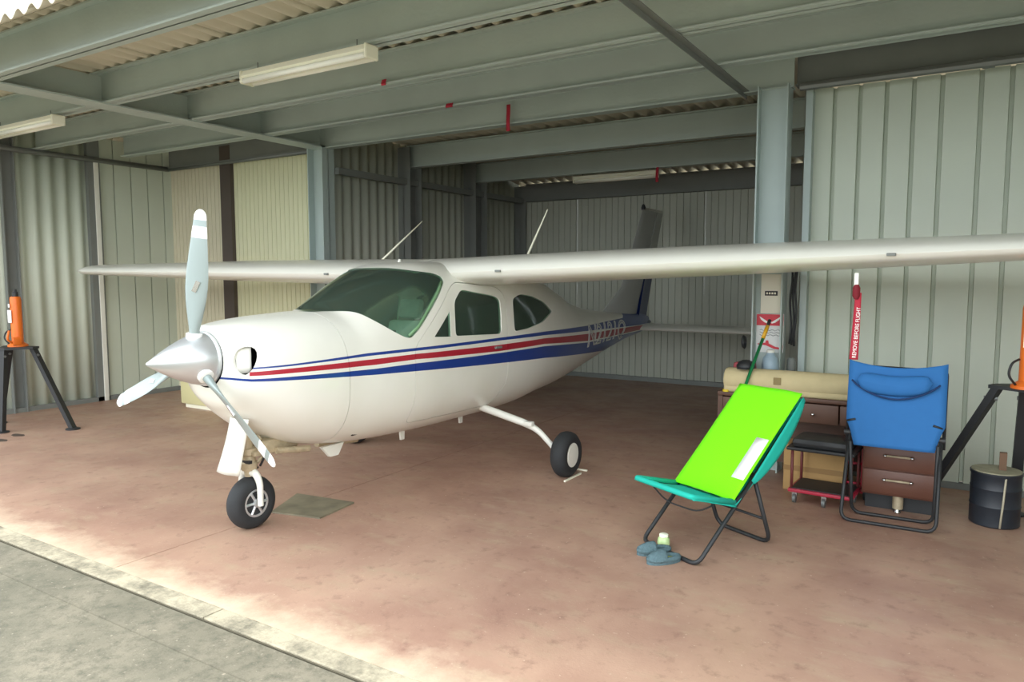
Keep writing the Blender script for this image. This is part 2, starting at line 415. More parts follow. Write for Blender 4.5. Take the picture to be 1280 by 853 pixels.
def paint_mat():
    m = bpy.data.materials.new('airframe_paint'); m.use_nodes = True
    nt = m.node_tree; n = nt.nodes; l = nt.links; b = n['Principled BSDF']
    b.inputs['Roughness'].default_value = .28; b.inputs['Coat Weight'].default_value = .3; b.inputs['Coat Roughness'].default_value = .1
    tc = n.new('ShaderNodeTexCoord'); sp = n.new('ShaderNodeSeparateXYZ'); l.new(tc.outputs['Object'], sp.inputs[0])
    def curve(pts):
        """z boundary as a function of y (both scaled into 0..1)"""
        fc = n.new('ShaderNodeFloatCurve'); mp = n.new('ShaderNodeMapRange')
        mp.inputs[1].default_value = -1; mp.inputs[2].default_value = 8; l.new(sp.outputs['Y'], mp.inputs[0]); l.new(mp.outputs[0], fc.inputs['Value'])
        c = fc.mapping.curves[0]; P = [((y+1)/9, z/2) for y, z in pts]
        c.points[0].location = (0, P[0][1]); c.points[1].location = (1, P[-1][1])
        for p in P: c.points.new(*p)
        for p in c.points: p.handle_type = 'VECTOR'
        fc.mapping.update(); x = n.new('ShaderNodeMath'); x.operation = 'MULTIPLY'; x.inputs[1].default_value = 2; l.new(fc.outputs[0], x.inputs[0]); return x.outputs[0]
    def mth(op, a, c):
        x = n.new('ShaderNodeMath'); x.operation = op
        for i, v in enumerate((a, c)):
            if isinstance(v, (int, float)): x.inputs[i].default_value = v
            else: l.new(v, x.inputs[i])
        return x.outputs[0]
    def band(top, bot): return mth('MULTIPLY', mth('LESS_THAN', sp.outputs['Z'], curve(top)), mth('GREATER_THAN', sp.outputs['Z'], curve(bot)))
    blue1 = band([(-.30, 1.140), (0, 1.143), (.66, 1.164), (1.07, 1.168), (2.19, 1.168), (3.03, 1.166), (4.42, 1.138), (5.9, 1.15), (6.3, 1.30), (7.2, 1.9)],
                 [(-.30, 1.130), (0, 1.132), (.66, 1.144), (1.07, 1.146), (2.19, 1.142), (3.03, 1.131), (4.4, 1.080), (5.9, 1.035), (6.5, 1.02), (7, 1.02)])
    red = band([(-.30, 1.112), (0, 1.117), (.66, 1.118), (1.07, 1.123), (2.19, 1.105), (3.03, 1.100), (4.4, 1.046), (5.87, 1.022), (7, 1.0)],
               [(-.30, 1.088), (0, 1.087), (.66, 1.077), (1.07, 1.082), (2.19, 1.050), (3.03, 1.045), (4.4, .966), (5.9, .945), (7, .94)])
    blue2 = band([(-.31, 1.079), (-.23, 1.068), (0, 1.064), (.66, 1.049), (1.07, 1.052), (2.19, 1.033), (3.03, 1.023), (4.4, .947), (5.9, .93), (7, .93)],
                 [(-.31, 1.066), (-.23, 1.052), (0, 1.041), (.66, 1.007), (1.07, .993), (2.19, .943), (3.03, .907), (4.35, .823), (5.2, .775), (5.6, .70), (7, .5)])
    aft = mth('GREATER_THAN', sp.outputs['Y'], -.238); blue1 = mth('MULTIPLY', blue1, aft); red = mth('MULTIPLY', red, aft)
    t = n.new('ShaderNodeTexNoise'); t.inputs['Scale'].default_value = 3; l.new(tc.outputs['Object'], t.inputs['Vector'])
    base = n.new('ShaderNodeMix'); base.data_type = 'RGBA'; base.inputs[6].default_value = srgb(226, 226, 214); base.inputs[7].default_value = srgb(238, 238, 230); l.new(t.outputs['Fac'], base.inputs[0])
    col = base.outputs[2]
    for msk, c in ((blue1, srgb(26, 58, 138)), (blue2, srgb(26, 58, 138)), (red, srgb(170, 34, 52))):
        x = n.new('ShaderNodeMix'); x.data_type = 'RGBA'; l.new(msk, x.inputs[0]); l.new(col, x.inputs[6]); x.inputs[7].default_value = c; col = x.outputs[2]
    l.new(col, b.inputs['Base Color']); return m
M['paint'] = paint_mat()
M['wing'] = mat('wing_paint', srgb(228, 228, 218), .3, noise=.02, coat=.3)
M['navy'] = mat('navy_paint', srgb(22, 40, 96), .35, coat=.2)
M['dark_void'] = mat('engine_bay_black', srgb(24, 24, 26), .8)
M['seat'] = mat('seat_cloth', srgb(176, 194, 182), .9, noise=.25, nscale=25)
def glass_mat(name, tint, gloss=.08):
    m = bpy.data.materials.new(name); m.use_nodes = True; n = m.node_tree.nodes; l = m.node_tree.links
    n.remove(n['Principled BSDF']); out = n['Material Output']
    tr = n.new('ShaderNodeBsdfTransparent'); tr.inputs[0].default_value = tint
    gl = n.new('ShaderNodeBsdfGlossy'); gl.inputs['Roughness'].default_value = gloss; gl.inputs[0].default_value = (.9, 1, .95, 1)
    fr = n.new('ShaderNodeFresnel'); fr.inputs[0].default_value = 1.45
    df = n.new('ShaderNodeBsdfDiffuse'); df.inputs[0].default_value = (.34, .52, .40, 1); m2 = n.new('ShaderNodeMixShader'); m2.inputs[0].default_value = .09; l.new(tr.outputs[0], m2.inputs[1]); l.new(df.outputs[0], m2.inputs[2])
    mx = n.new('ShaderNodeMixShader'); l.new(fr.outputs[0], mx.inputs[0]); l.new(m2.outputs[0], mx.inputs[1]); l.new(gl.outputs[0], mx.inputs[2]); l.new(mx.outputs[0], out.inputs[0])
    return m
M['glass'] = glass_mat('tinted_window_glass', (.82, .93, .86, 1))

def loft_bm(y0, y1, ny, off=0., nseg=72, cap=False):
    b = B(); rings = []
    for i in range(ny+1):
        Y = y0+(y1-y0)*i/ny; zt, zb, zm, w_, nt_, nb = sec(Y); ring = []
        for k in range(nseg):
            a = 2*pi*(k+.5)/nseg; c, s_ = cos(a), sin(a); e = nt_ if s_ > 0 else nb; h = (zt-zm) if s_ > 0 else (zm-zb)
            x = math.copysign(abs(c)**(2/e), c)*(w_-off); z = zm+math.copysign(abs(s_)**(2/e), s_)*(h-off)
            ring.append((x, Y, z))
        rings.append(ring)
    b.rings(rings, cap=cap); return b

def shell(name, y0, y1, ny, m, parent, thick=.012, off=0.):
    o = loft_bm(y0, y1, ny, off).obj(name, m, parent, smooth=180)
    md = o.modifiers.new('solid', 'SOLIDIFY'); md.thickness = thick; md.offset = -1; return o

TEMP = []
def cutter(poly, x0, x1, grow=0.):
    """prism across x with (y,z) outline"""
    P = [Vector(p) for p in poly]
    if grow:
        c = sum(P, Vector((0, 0)))/len(P); P = [p+(p-c).normalized()*grow for p in P]
    o = B().prism([tuple(p) for p in P], 'x', x0, x1).obj('cutter', None); TEMP.append(o); return o
def boolean(o, c, op='DIFFERENCE'):
    md = o.modifiers.new('b', 'BOOLEAN'); md.object = c; md.operation = op; md.solver = 'EXACT'
def bake(o, angle=35):
    bpy.context.view_layer.update()
    me = bpy.data.meshes.new_from_object(o.evaluated_get(bpy.context.evaluated_depsgraph_get())); o.modifiers.clear(); o.data = me
    for p in me.polygons: p.use_smooth = True
    me.set_sharp_from_angle(angle=R(angle)); return o
def smooth2(poly, r=.04): return [(p.x, p.y) for p in fillet([Vector((a, b_, 0)) for a, b_ in poly], r, 4, closed=True)]

WIND = [(.560, 1.450), (.690, 1.455), (.755, 1.392), (.876, 1.306), (.98, 1.252), (1.04, 1.243), (1.136, 1.312), (1.295, 1.46), (1.42, 1.575), (1.52, 1.660), (1.53, 1.70), (1.46, 1.73), (1.32, 1.745), (1.20, 1.775), (1.0, 2.1), (.3, 2.1), (.3, 1.452)]
QUART = smooth2([(1.275, 1.236), (1.478, 1.226), (1.488, 1.43)], .015)
SIDE = smooth2([(1.530, 1.222), (2.215, 1.194), (2.235, 1.50), (2.17, 1.535), (1.69, 1.600), (1.555, 1.50)], .05)
REAR = smooth2([(2.43, 1.20), (2.44, 1.50), (2.62, 1.545), (2.87, 1.52), (3.13, 1.455), (3.31, 1.35), (3.02, 1.255), (2.70, 1.212)], .06)
DOOR = smooth2([(1.03, 1.215), (1.03, .56), (2.28, .56), (2.30, 1.58), (1.62, 1.66)], .08)
DOOR = smooth2([(1.06, .58), (2.20, .56), (2.32, .75), (2.32, 1.55), (2.22, 1.615), (1.64, 1.66), (1.53, 1.60), (1.06, 1.17)], .06)

cutW = cutter(smooth2(WIND, .09), -1, 1)
wins = {}
for sx in (1, -1):
    a, b_ = (.25, 1.) if sx > 0 else (-1., -.25)
    wins[sx] = [cutter(p, a, b_) for p in (QUART, SIDE, REAR)]
doors = {sx: cutter(DOOR, *((.25, 1.) if sx > 0 else (-1., -.25))) for sx in (1, -1)}
doors_in = {sx: cutter(DOOR, *((.25, 1.) if sx > 0 else (-1., -.25)), grow=-.005) for sx in (1, -1)}

fus = shell('fuselage', .452, 7.15, 120, M['paint'], plane)
for c in [cutW]+wins[1]+wins[-1]+[doors[1], doors[-1]]: boolean(fus, c)
bake(fus)
for sx in (1, -1):
    d = shell('door', .9, 2.5, 40, M['paint'], plane, .012, .0005); boolean(d, doors_in[sx], 'INTERSECT')
    for c in wins[sx][:2]: boolean(d, c)
    bake(d)
    # handle
    x = surfx(2.18, 1.06)*sx
    B().box(x-.012*(sx < 0)-.004, x+.012*(sx > 0)+.004, 2.10, 2.20, 1.075, 1.095, bev=.004).obj('door_handle', M['dark_steel'], d)
    for nm, c in zip(('quarter_window', 'side_window', 'rear_window'), wins[sx]):
        g = shell(nm, 1.1, 3.5, 30, M['glass'], plane, .004, .006); boolean(g, c, 'INTERSECT'); bake(g)
g = shell('windshield', .5, 1.65, 24, M['glass'], plane, .004, .005); boolean(g, cutW, 'INTERSECT'); bake(g)
# pale green edge seal of the windows
M['seal'] = mat('window_seal', srgb(120, 160, 118), .5)
def ring_on_skin(poly, sx, r, name, m):
    pts = []
    for y, z in poly: pts.append((sx*(surfx(y, z)-.004), y, z))
    return B().tube(pts, r, 6, closed=True).obj(name, m, plane, smooth=180)
for sx in (1, -1):
    ring_on_skin(SIDE, sx, .006, 'window_frame', M['paint']); ring_on_skin(REAR, sx, .006, 'window_frame', M['paint'])
    pts = [(sx*(surfx(y, z)-.006), y, z) for y, z in [(1.02, 1.262), (1.125, 1.325), (1.28, 1.473), (1.41, 1.588), (1.495, 1.662)]]
    B().tube(pts, .012, 6).obj('windshield_seal', M['seal'], plane, smooth=180)

# engine cowling with air inlets
cow = shell('cowling', -.315, .447, 40, M['paint'], plane, .015)
for sx in (1, -1):
    def ell(y, gx=0): return [(sx*(.298+gx)+.050*cos(a), y, 1.182+.088*sin(a)) for a in [2*pi*k/20 for k in range(20)]]
    co = B().rings([ell(-.6), ell(-.05)]).obj('cutter', None); TEMP.append(co); boolean(cow, co)
bake(cow, 40)
B().rings([[(.185*cos(2*pi*k/32), -.312, 1.18+.185*sin(2*pi*k/32)) for k in range(32)], [(.02*cos(2*pi*k/32), -.312, 1.18+.02*sin(2*pi*k/32)) for k in range(32)]]).obj('cowl_nose_plate', M['dark_void'], cow)
B().box(-.24, .24, .02, .40, .80, 1.32, bev=.03).obj('engine', M['dark_void'], plane)
for sx in (1, -1):   # white inner wall of each inlet
    B().grid(lambda u, v: (sx*(.246+.042*u), -.272+.08*u, 1.10+.165*v), 6, 4).obj('inlet_wall', M['white'], plane, smooth=180, solid=.004)
# landing light / tow ring below the spinner
B().lathe([(.035, -.008), (.035, .008)], 'y', (-.02, -.262, .945), 16).obj('landing_light', M['chrome'], plane)

# cabin inside
B().box(-.44, .44, .92, 1.0, 1.08, 1.27, bev=.02).rings([[(-.30, .64, 1.28), (.30, .64, 1.28), (.30, .64, 1.31), (-.30, .64, 1.31)], [(-.44, 1.0, 1.27), (.44, 1.0, 1.27), (.44, 1.0, 1.30), (-.44, 1.0, 1.30)]]).obj('dashboard', M['dark_void'], plane)
B().box(-.36, .36, .6, 3.1, .56, .60).obj('cabin_floor', M['dark_void'], plane)
B().box(-.36, .36, 3.15, 3.18, .62, 1.60).obj('cabin_bulkhead', M['seat'], plane)
def seat(x, y):
    b = B().box(x-.21, x+.21, y-.48, y, .62, .78, bev=.04)
    b.box(-.21, .21, -.05, .06, 0, .56, bev=.04, M=Matrix.Translation((x, y, .76))@Matrix.Rotation(R(-14), 4, 'X'))
    b.box(-.12, .12, -.03, .05, .58, .76, bev=.03, M=Matrix.Translation((x, y, .76))@Matrix.Rotation(R(-14), 4, 'X'))
    b.obj('cabin_seat', M['seat'], plane, smooth=40)
for x in (-.26, .26):
    seat(x, 1.85); seat(x, 2.75)
    B().tube([(x, 1.03, 1.14), (x, 1.20, 1.16)], .012).tube(fillet([(x-.15, 1.20, 1.26), (x-.15, 1.20, 1.14), (x+.15, 1.20, 1.14), (x+.15, 1.20, 1.26)], .05), .013).obj('control_yoke', M['black'], plane, smooth=180)

# wings --------------------------------------------------------------
def foil(t):  # closed airfoil outline, x 0..1 from LE, returns (x, z)
    up_, lo = [], []
    for k in range(17):
        x = (1-cos(pi*k/16))/2
        yt = 5*t*(.2969*x**.5-.126*x-.3516*x*x+.2843*x**3-.1036*x**4)
        yc = .02*(x/.16)*(.8-x) if x < .4 else .02/.36*(.2+.8*x-x*x)
        up_.append((x, yc+yt)); lo.append((x, yc-yt))
    return up_[::-1]+lo[1:-1]
def wz(X): return 1.708+.010*X+.020*abs(X)
def chord(X): a = abs(X); return 1.66 if a < 2.6 else 1.66-(a-2.6)/2.8*.44
def thick(X): a = abs(X); return .150-.045*max(0, a-1.0)/4.4
def wing_ring(X, x0=0., x1=1., sc=1.):
    c, t = chord(X), thick(X); pts = foil(t); inc = R(1.8-1.4*abs(X)/5.4)
    out = []
    for x, z in pts:
        xx = min(max(x, x0), x1)
        zz = z
        if x != xx:  # slice: keep thickness at the cut
            yt = 5*t*(.2969*xx**.5-.126*xx-.3516*xx*xx+.2843*xx**3-.1036*xx**4); yc = .02/.36*(.2+.8*xx-xx*xx) if xx >= .4 else .02*(xx/.16)*(.8-xx)
            zz = yc+(yt if z > yc else -yt)
        y = xx*c*sc+(1-sc)*c*.4; zz = zz*c*sc
        out.append((X, 1.668+y*cos(inc)+zz*sin(inc), wz(X)-y*sin(inc)*1+zz*cos(inc)+.012))
    return out
for sx in (1, -1):
    X = [sx*v for v in (.05, .6, 1.3, 2.0, 2.6, 3.3, 4.0, 4.7, 5.2)]
    wg = B().rings([wing_ring(x, 0, .745) for x in X]).obj('wing', M['wing'], plane, smooth=40)
    B().rings([wing_ring(sx*v, 0, 1, s_) for v, s_ in ((5.205, 1), (5.28, .97), (5.34, .90), (5.39, .76), (5.41, .5))]).obj('wing_tip', M['wing'], wg, smooth=60)
    B().rings([wing_ring(sx*v, .752, 1) for v in (.62, 1.4, 2.2, 2.9)]).obj('flap', M['wing'], wg, smooth=40)
    B().rings([wing_ring(sx*v, .752, 1) for v in (2.92, 3.7, 4.5, 5.19)]).obj('aileron', M['wing'], wg, smooth=40)
    B().rings([wing_ring(sx*v, .745, 1) for v in (.05, .61)]).obj('wing_root_fairing', M['wing'], wg, smooth=40)
for X_, z_ in ((-.97, 0), (.92, 0), (3.68, 0)):
    B().box(X_-.025, X_+.025, 1.655, 1.70, wz(X_)+.0, wz(X_)+.018, bev=.003).obj('wing_vent', M['dark_steel'], plane)
B().lathe([(.02, 0), (.022, .02), (.012, .05)], 'z', (-.08, 1.66, 1.80), 10).obj('air_temperature_probe', M['white'], plane, smooth=60)
# wire antennas above the wing
for a, b_ in (((-.75, 2.15, 1.84), (-.52, 2.52, 2.245)), ((.80, 2.3, 1.86), (1.0, 2.32, 2.27))):
    B().tube([a, b_], [.011, .005], 6).obj('antenna', M['fixture'], plane, smooth=180)

# tail ---------------------------------------------------------------
def slab(z, y0, y1, t, n=10):
    up_ = []
    for k in range(n+1):
        x = (1-cos(pi*k/n))/2; yt = 5*t*(.2969*x**.5-.126*x-.3516*x*x+.2843*x**3-.1036*x**4); up_.append((x, yt))
    c = y1-y0
    return [(yt*c, y0+x*c, z) for x, yt in up_]+[(-yt*c, y0+x*c, z) for x, yt in up_[::-1][1:-1]]
def LE(z): return 6.90-(2.66-z)*.66 if z > 1.55 else 6.167-(1.55-z)*1.9
def TE(z): return 7.71-(2.66-z)*.405+max(0, 1.3-z)*.1
def HG(z): return LE(2.66)+.50-(2.66-z)*.50
M['fin'] = mat('fin_grey', srgb(176, 178, 174), .4, noise=.03)
fin = B().rings([[(x, min(y, HG(z)), zz) for x, y, zz in slab(z, LE(z), TE(z), .08)] for z in (1.02, 1.25, 1.4, 1.55, 2.0, 2.4, 2.66)]).obj('tail_fin', M['fin'], plane, smooth=40)
def rud(z): return [(x, y, zz) for x, y, zz in [(p[0], max(p[1], HG(z)+.012), p[2]) for p in slab(z, LE(z), TE(z), .08)]]
rd = B().rings([rud(z) for z in (.99, 1.3, 1.7, 2.12)]).obj('rudder', M['navy'], plane, smooth=40)
B().rings([rud(z) for z in (2.121, 2.4, 2.66)]).obj('rudder_top', M['fin'], plane, smooth=40, label='pale grey upper part of the rudder')
B().rings([slab(2.661, LE(2.66), TE(2.66), .08), slab(2.70, LE(2.66)+.10, TE(2.66)-.02, .05)]).obj('fin_cap', M['wing'], plane, smooth=40)
B().lathe([(.03, 0), (.032, .03), (.02, .07), (.004, .08)], 'z', (0, 6.93, 2.665), 12).obj('beacon', M['black'], plane, smooth=60)
def stab(X):
    c = .92-.06*abs(X); return [(X, 6.66+p[0]*c, .955+p[1]*c) for p in foil(.10)]
B().rings([stab(x) for x in (-1.8, -.9, 0, .9, 1.8)]).obj('stabilator', M['wing'], plane, smooth=40)
B().lathe([(.001, 7.28), (.02, 7.25), (.045, 7.14), (.055, 7.0)], 'y', (0, 0, 1.03), 12).obj('tail_cone', M['navy'], plane, smooth=60)

# registration on both sides of the tail: outlined letters
for sx in (1, -1):
    me = text_mesh('N2121Q', .40, 'NONE', bevel=.014, shear=.22, spacing=1.0)
    tb = bmesh.new(); tb.from_mesh(me)
    for _ in range(3): bmesh.ops.subdivide_edges(tb, edges=[e for e in tb.edges if e.calc_length() > .04], cuts=1)
    tb.to_mesh(me); tb.free()
    xs_ = [v.co.x for v in me.vertices]; ys_ = [v.co.y for v in me.vertices]; x0, x1, y0, y1 = min(xs_), max(xs_), min(ys_), max(ys_)
    for v in me.vertices:
        u = (v.co.x-x0)/(x1-x0); t = (v.co.y-y0)/(y1-y0)
        if sx < 0: u = 1-u
        Y = 4.36+u*1.55; top = 1.155-.02*u; bot = .84+.03*u; z = bot+(top-bot)*t
        v.co = (sx*(surfx(Y, z)+.003+v.co.z*.3), Y, z)
    link('registration_lettering', me, mat('lettering_white', srgb(206, 208, 206), .5), plane)

# propeller ----------------------------------------------------------
HZ, HY, PR = 1.187, -.40, .928
M['prop'] = mat('propeller_grey', srgb(150, 162, 160), .35, metal=.25, noise=.03)
M['white_band'] = mat('tip_white', srgb(246, 246, 242), .4)
spn = B().lathe([(.002, -.708), (.010, -.702), (.038, -.655), (.072, -.595), (.104, -.53), (.130, -.47), (.150, -.415), (.162, -.37), (.166, -.34), (.166, -.325)], 'y', (0, 0, HZ), 40).obj('spinner', M['alu'], plane, smooth=60)
B().lathe([(.168, -.338), (.175, -.330), (.175, -.316), (.05, -.312)], 'y', (0, 0, HZ), 40).obj('spinner_backplate', M['alu'], spn, smooth=30)
PH = .142
for k in range(3):
    a = PH+k*2*pi/3
    Mx = Matrix.Translation((0, HY, HZ))@Matrix.Rotation(a, 4, 'Y')   # local +z = outwards
    def sect(r):
        s_ = r/PR
        if s_ < .2: c = .06
        elif s_ < .55: c = .06+(.140-.06)*sin(pi/2*(s_-.2)/.35)
        else: c = .140-.060*((s_-.55)/.45)**1.3
        if s_ > .955: c *= max(.12, (1-((s_-.955)/.046)**2))**.5
        tk = .055 if s_ < .2 else .008+.047*max(0, 1-(s_-.2)/.45)**2
        be = R(52-34*min(1, s_/.9))
        return c, tk, be
    def ring(r):
        c, tk, be = sect(r); out = []
        for q in range(16):
            t = 2*pi*q/16; u = cos(t)*c/2; v = sin(t)*tk/2
            out.append(Mx@Vector((-(u*cos(be)-v*sin(be)), -(u*sin(be)+v*cos(be)), r)))
        return out
    rs = [.10, .16, .20, .26, .32, .38, .45, .52, .60, .66, .71, .756]
    bl = B().rings([ring(r) for r in rs]).obj('propeller_blade', M['prop'], plane, smooth=60)
    B().rings([ring(r) for r in (.756, .79, .826)]).obj('blade_band', M['white_band'], bl, smooth=60)
    B().rings([ring(r) for r in (.826, .845, .865)]).obj('blade_tip_gap', M['prop'], bl, smooth=60)
    B().rings([ring(r) for r in (.865, .88, .895, .91, .92, .926, .928)]).obj('blade_tip', M['white_band'], bl, smooth=60)
    B().lathe([(.044, .125), (.048, .14), (.048, .165), (.036, .17)], 'z', (0, 0, 0), 20).obj('blade_cuff', M['white_band'], bl, smooth=40).matrix_local = Mx
    me = B(); c, tk, be = sect(.46)
    me.box(-.014, .014, -tk/2-.007, -tk/2+.001, -.036, .036, M=Mx@Matrix.Translation((0, 0, .46))@Matrix.Rotation(be, 4, 'Z')@Matrix.Rotation(.35, 4, 'Y')); me.obj('blade_decal', M['chrome'], bl)

# nose gear ----------------------------------------------------------
def wheel(x, y, r, wdt, side, name='wheel'):
    """axle along x; outer face towards side"""
    hw = wdt/2
    ty = B().lathe([(r*.50, -hw*.8), (r*.62, -hw*.98), (r*.82, -hw*.92), (r*.95, -hw*.6), (r, -hw*.2), (r, hw*.2), (r*.95, hw*.6), (r*.82, hw*.92), (r*.62, hw*.98), (r*.50, hw*.8)], 'x', (x, y, r-.004), 40).obj('tyre', M['rubber'], plane, smooth=50)
    B().lathe([(r*.50, -hw*.75), (r*.50, hw*.75)], 'x', (x, y, r-.004), 32).obj('wheel_rim', M['white'], ty, smooth=40)
    s_ = side*hw
    rim = B().lathe([(r*.53, s_*.74), (r*.53, s_*.86), (r*.46, s_*.86), (r*.42, s_*.66)], 'x', (x, y, r-.004), 32)
    rim.obj('wheel_flange', M['white'] if name == 'main' else M['alu'], ty, smooth=30)
    if name == 'main':
        B().lathe([(r*.47, s_*.80), (r*.44, s_*.90), (.001, s_*.93)], 'x', (x, y, r-.004), 32).obj('hub_cap', M['white'], ty, smooth=40)
    else:
        hb = B().lathe([(r*.16, s_*.6), (r*.16, s_*1.0), (r*.09, s_*1.02)], 'x', (x, y, r-.004), 16)
        for k in range(6):
            t = 2*pi*k/6; hb.tube([(x+s_*.80, y+r*.12*cos(t), r-.004+r*.12*sin(t)), (x+s_*.80, y+r*.46*cos(t), r-.004+r*.46*sin(t))], r*.055, 6)
        hb.obj('hub', M['alu'], ty, smooth=40)
        B().lathe([(r*.48, s_*.70), (.01, s_*.70)], 'x', (x, y, r-.004), 24).obj('brake_disc', M['grime'], ty)
    return ty
wheel(0, 0, .18, .13, 1, 'nose')
B().tube(fillet([(-.05, .02, .62), (-.075, .03, .52), (-.02, .05, .44), (.04, .03, .41)], .05), .007, 6).tube(fillet([(.07, .04, .60), (.085, .06, .50), (.04, .05, .42)], .04), .008, 6).box(-.03, .06, -.055, -.03, .455, .475).obj('brake_hose', M['black'], plane, smooth=60)
B().tube([(.0, -.005, .36), (.0, -.03, .62), (0, -.05, .85)], [.035, .04, .042], 12).tube([(-.0, .03, .42), (.07, .09, .52), (.0, .05, .66)], .013, 8).obj('nose_strut', M['grime'], plane, smooth=50)
B().lathe([(.048, 0), (.055, .02), (.055, .05), (.045, .06), (.045, .10), (.058, .11), (.058, .15), (.04, .16)], 'z', (0, -.01, .40), 16).box(-.075, .085, -.03, .02, .50, .535, bev=.008).obj('strut_collar', M['grime'], plane, smooth=40)
B().tube(fillet([(0, 0, .40), (.055, 0, .395), (.092, .0, .34), (.092, .0, .20)], .05), [.02]+[.026]*6+[.024]*6+[.02][:1], 10).obj('fork', M['white'], plane, smooth=60) if False else None
fp = fillet([(0, -.005, .385), (.06, -.005, .385), (.095, 0, .32), (.095, 0, .165)], .05)
B().tube(fp, [.028-.008*i/(len(fp)-1) for i in range(len(fp))], 10).obj('fork', M['white'], plane, smooth=60)
fp = [Vector((-p.x, p.y, p.z)) for p in fp]
B().tube(fp, [.028-.008*i/(len(fp)-1) for i in range(len(fp))], 10).obj('fork', M['white'], plane, smooth=60)
# curved white nose gear door hanging in front of the strut
def ndoor(u, v):
    z = .79-.395*v; x0 = .02-.19*v-.03*sin(pi*v)*-1; x1 = .215-.15*v
    x0 = .02+(-.185)*v**1.25; x1 = .205-.14*v**1.1
    return (x0+(x1-x0)*u, -.16-.05*sin(pi*u)*.5+.02*v, z)
B().grid(ndoor, 6, 10).obj('nose_gear_door', M['white'], plane, smooth=180, solid=.006)
B().box(-.10, .10, .02, .34, .50, .60, bev=.02).tube([(-.1, .1, .5), (.1, .3, .5)], .02).tube([(.12, .12, .52), (.16, .38, .49)], .022).tube([(-.05, .2, .48), (.10, .35, .47)], .015).obj('gear_well', M['grime'], plane, smooth=40)
# belly pieces
B().prism([(.50, .47), (.72, .47), (.66, .385), (.58, .385)], 'x', .13, .16).obj('cowl_flap', M['white'], plane)
B().tube([(.05, .55, .48), (.06, .95, .44)], .03, 10).tube([(-.1, .5, .49), (-.1, .8, .44)], .025, 10).obj('exhaust_pipe', M['grime'], plane, smooth=60)
for y in (1.39, 2.21):
    B().prism([(y-.03, .46), (y+.03, .46), (y+.022, .36), (y-.018, .36)], 'x', .14, .156).obj('blade_antenna', M['white'], plane)

# main gear
for sx in (1, -1):
    pts = fillet([(sx*.36, 2.14, .56), (sx*.86, 2.2, .43), (sx*.97, 2.22, .38), (sx*1.14, 2.26, .20)], .12)
    B().tube(pts, [.034-.010*i/(len(pts)-1) for i in range(len(pts))], 10).box(sx*.90-.04, sx*.90+.04, 2.15, 2.21, .415, .455, bev=.008).obj('main_gear_leg', M['white'], plane, smooth=60)
    wheel(sx*1.216, 2.27, .195, .15, sx, 'main')
for o in TEMP: bpy.data.objects.remove(o)

# ------------------------------------------------------------------ ceiling lamps
def ceiling_lamp(x0, x1, y, z, label, sub=1):
    t = thing('fluorescent_lamp', label, 'lamp', ((x0+x1)/2, y, z), 0, 'fluorescent lamps under the roof beams'); L = (x1-x0)/2
    B().prism([(-.04, .055), (.04, .055), (.065, .012), (.0, -.03), (-.065, .012)], 'x', -L, L).obj('housing', M['fixture'], t)
    for s_ in (-1, 1): B().tube([(-L+.02, s_*.045, -.022), (L-.02, s_*.045, -.022)], .021, 10).obj('tube', M['tube'], t, smooth=180)
    for s_ in (-1, 1): B().box(s_*L-.008, s_*L+.008, -.066, .066, -.043, .055, bev=.012).obj('end_cap', M['fixture'], t)
    for s_ in (-.8, .8): B().tube([(s_*L, 0, .055), (s_*L, 0, .11)], .004, 6).obj('hanger', M['pipe'], t)
    return t
M['tube'] = mat('unlit_tube', srgb(240, 240, 226), .25)
ceiling_lamp(-.72, .56, .65, 3.215, 'fluorescent twin-tube lamp, the fully visible one over the propeller')
ceiling_lamp(-4.79, -3.51, .65, 3.215, 'fluorescent lamp cut off by the left edge of the photo')
ceiling_lamp(-.97, .30, 6.66, 3.115, 'fluorescent lamp at the far end of the tail bay')
def ribbon(name, x0, x1, y, z0, z1, label, m='red'):
    def f(u, v): return (x0+(x1-x0)*u, y-.006*sin(5*v), z0+(z1-z0)*v)
    o = B().grid(f, 2, 8).obj(name, M[m], None, smooth=180, solid=.002, label=label, category='ribbon'); return o
ribbon('ribbon', -.075, -.03, 3.36, 3.20, 3.47, 'long red ribbon hanging down the beam over the tail bay')
ribbon('ribbon', -.19, -.11, 2.48, 3.285, 3.325, 'small red strip on the beam just left of the long red ribbon')
ribbon('ribbon', -.17, -.12, 1.565, 3.29, 3.34, 'small red strip on the beam right of the big lamp')
ribbon('ribbon', .315, .355, 6.58, 3.0, 3.2, 'dark red ribbon at the right end of the far lamp')

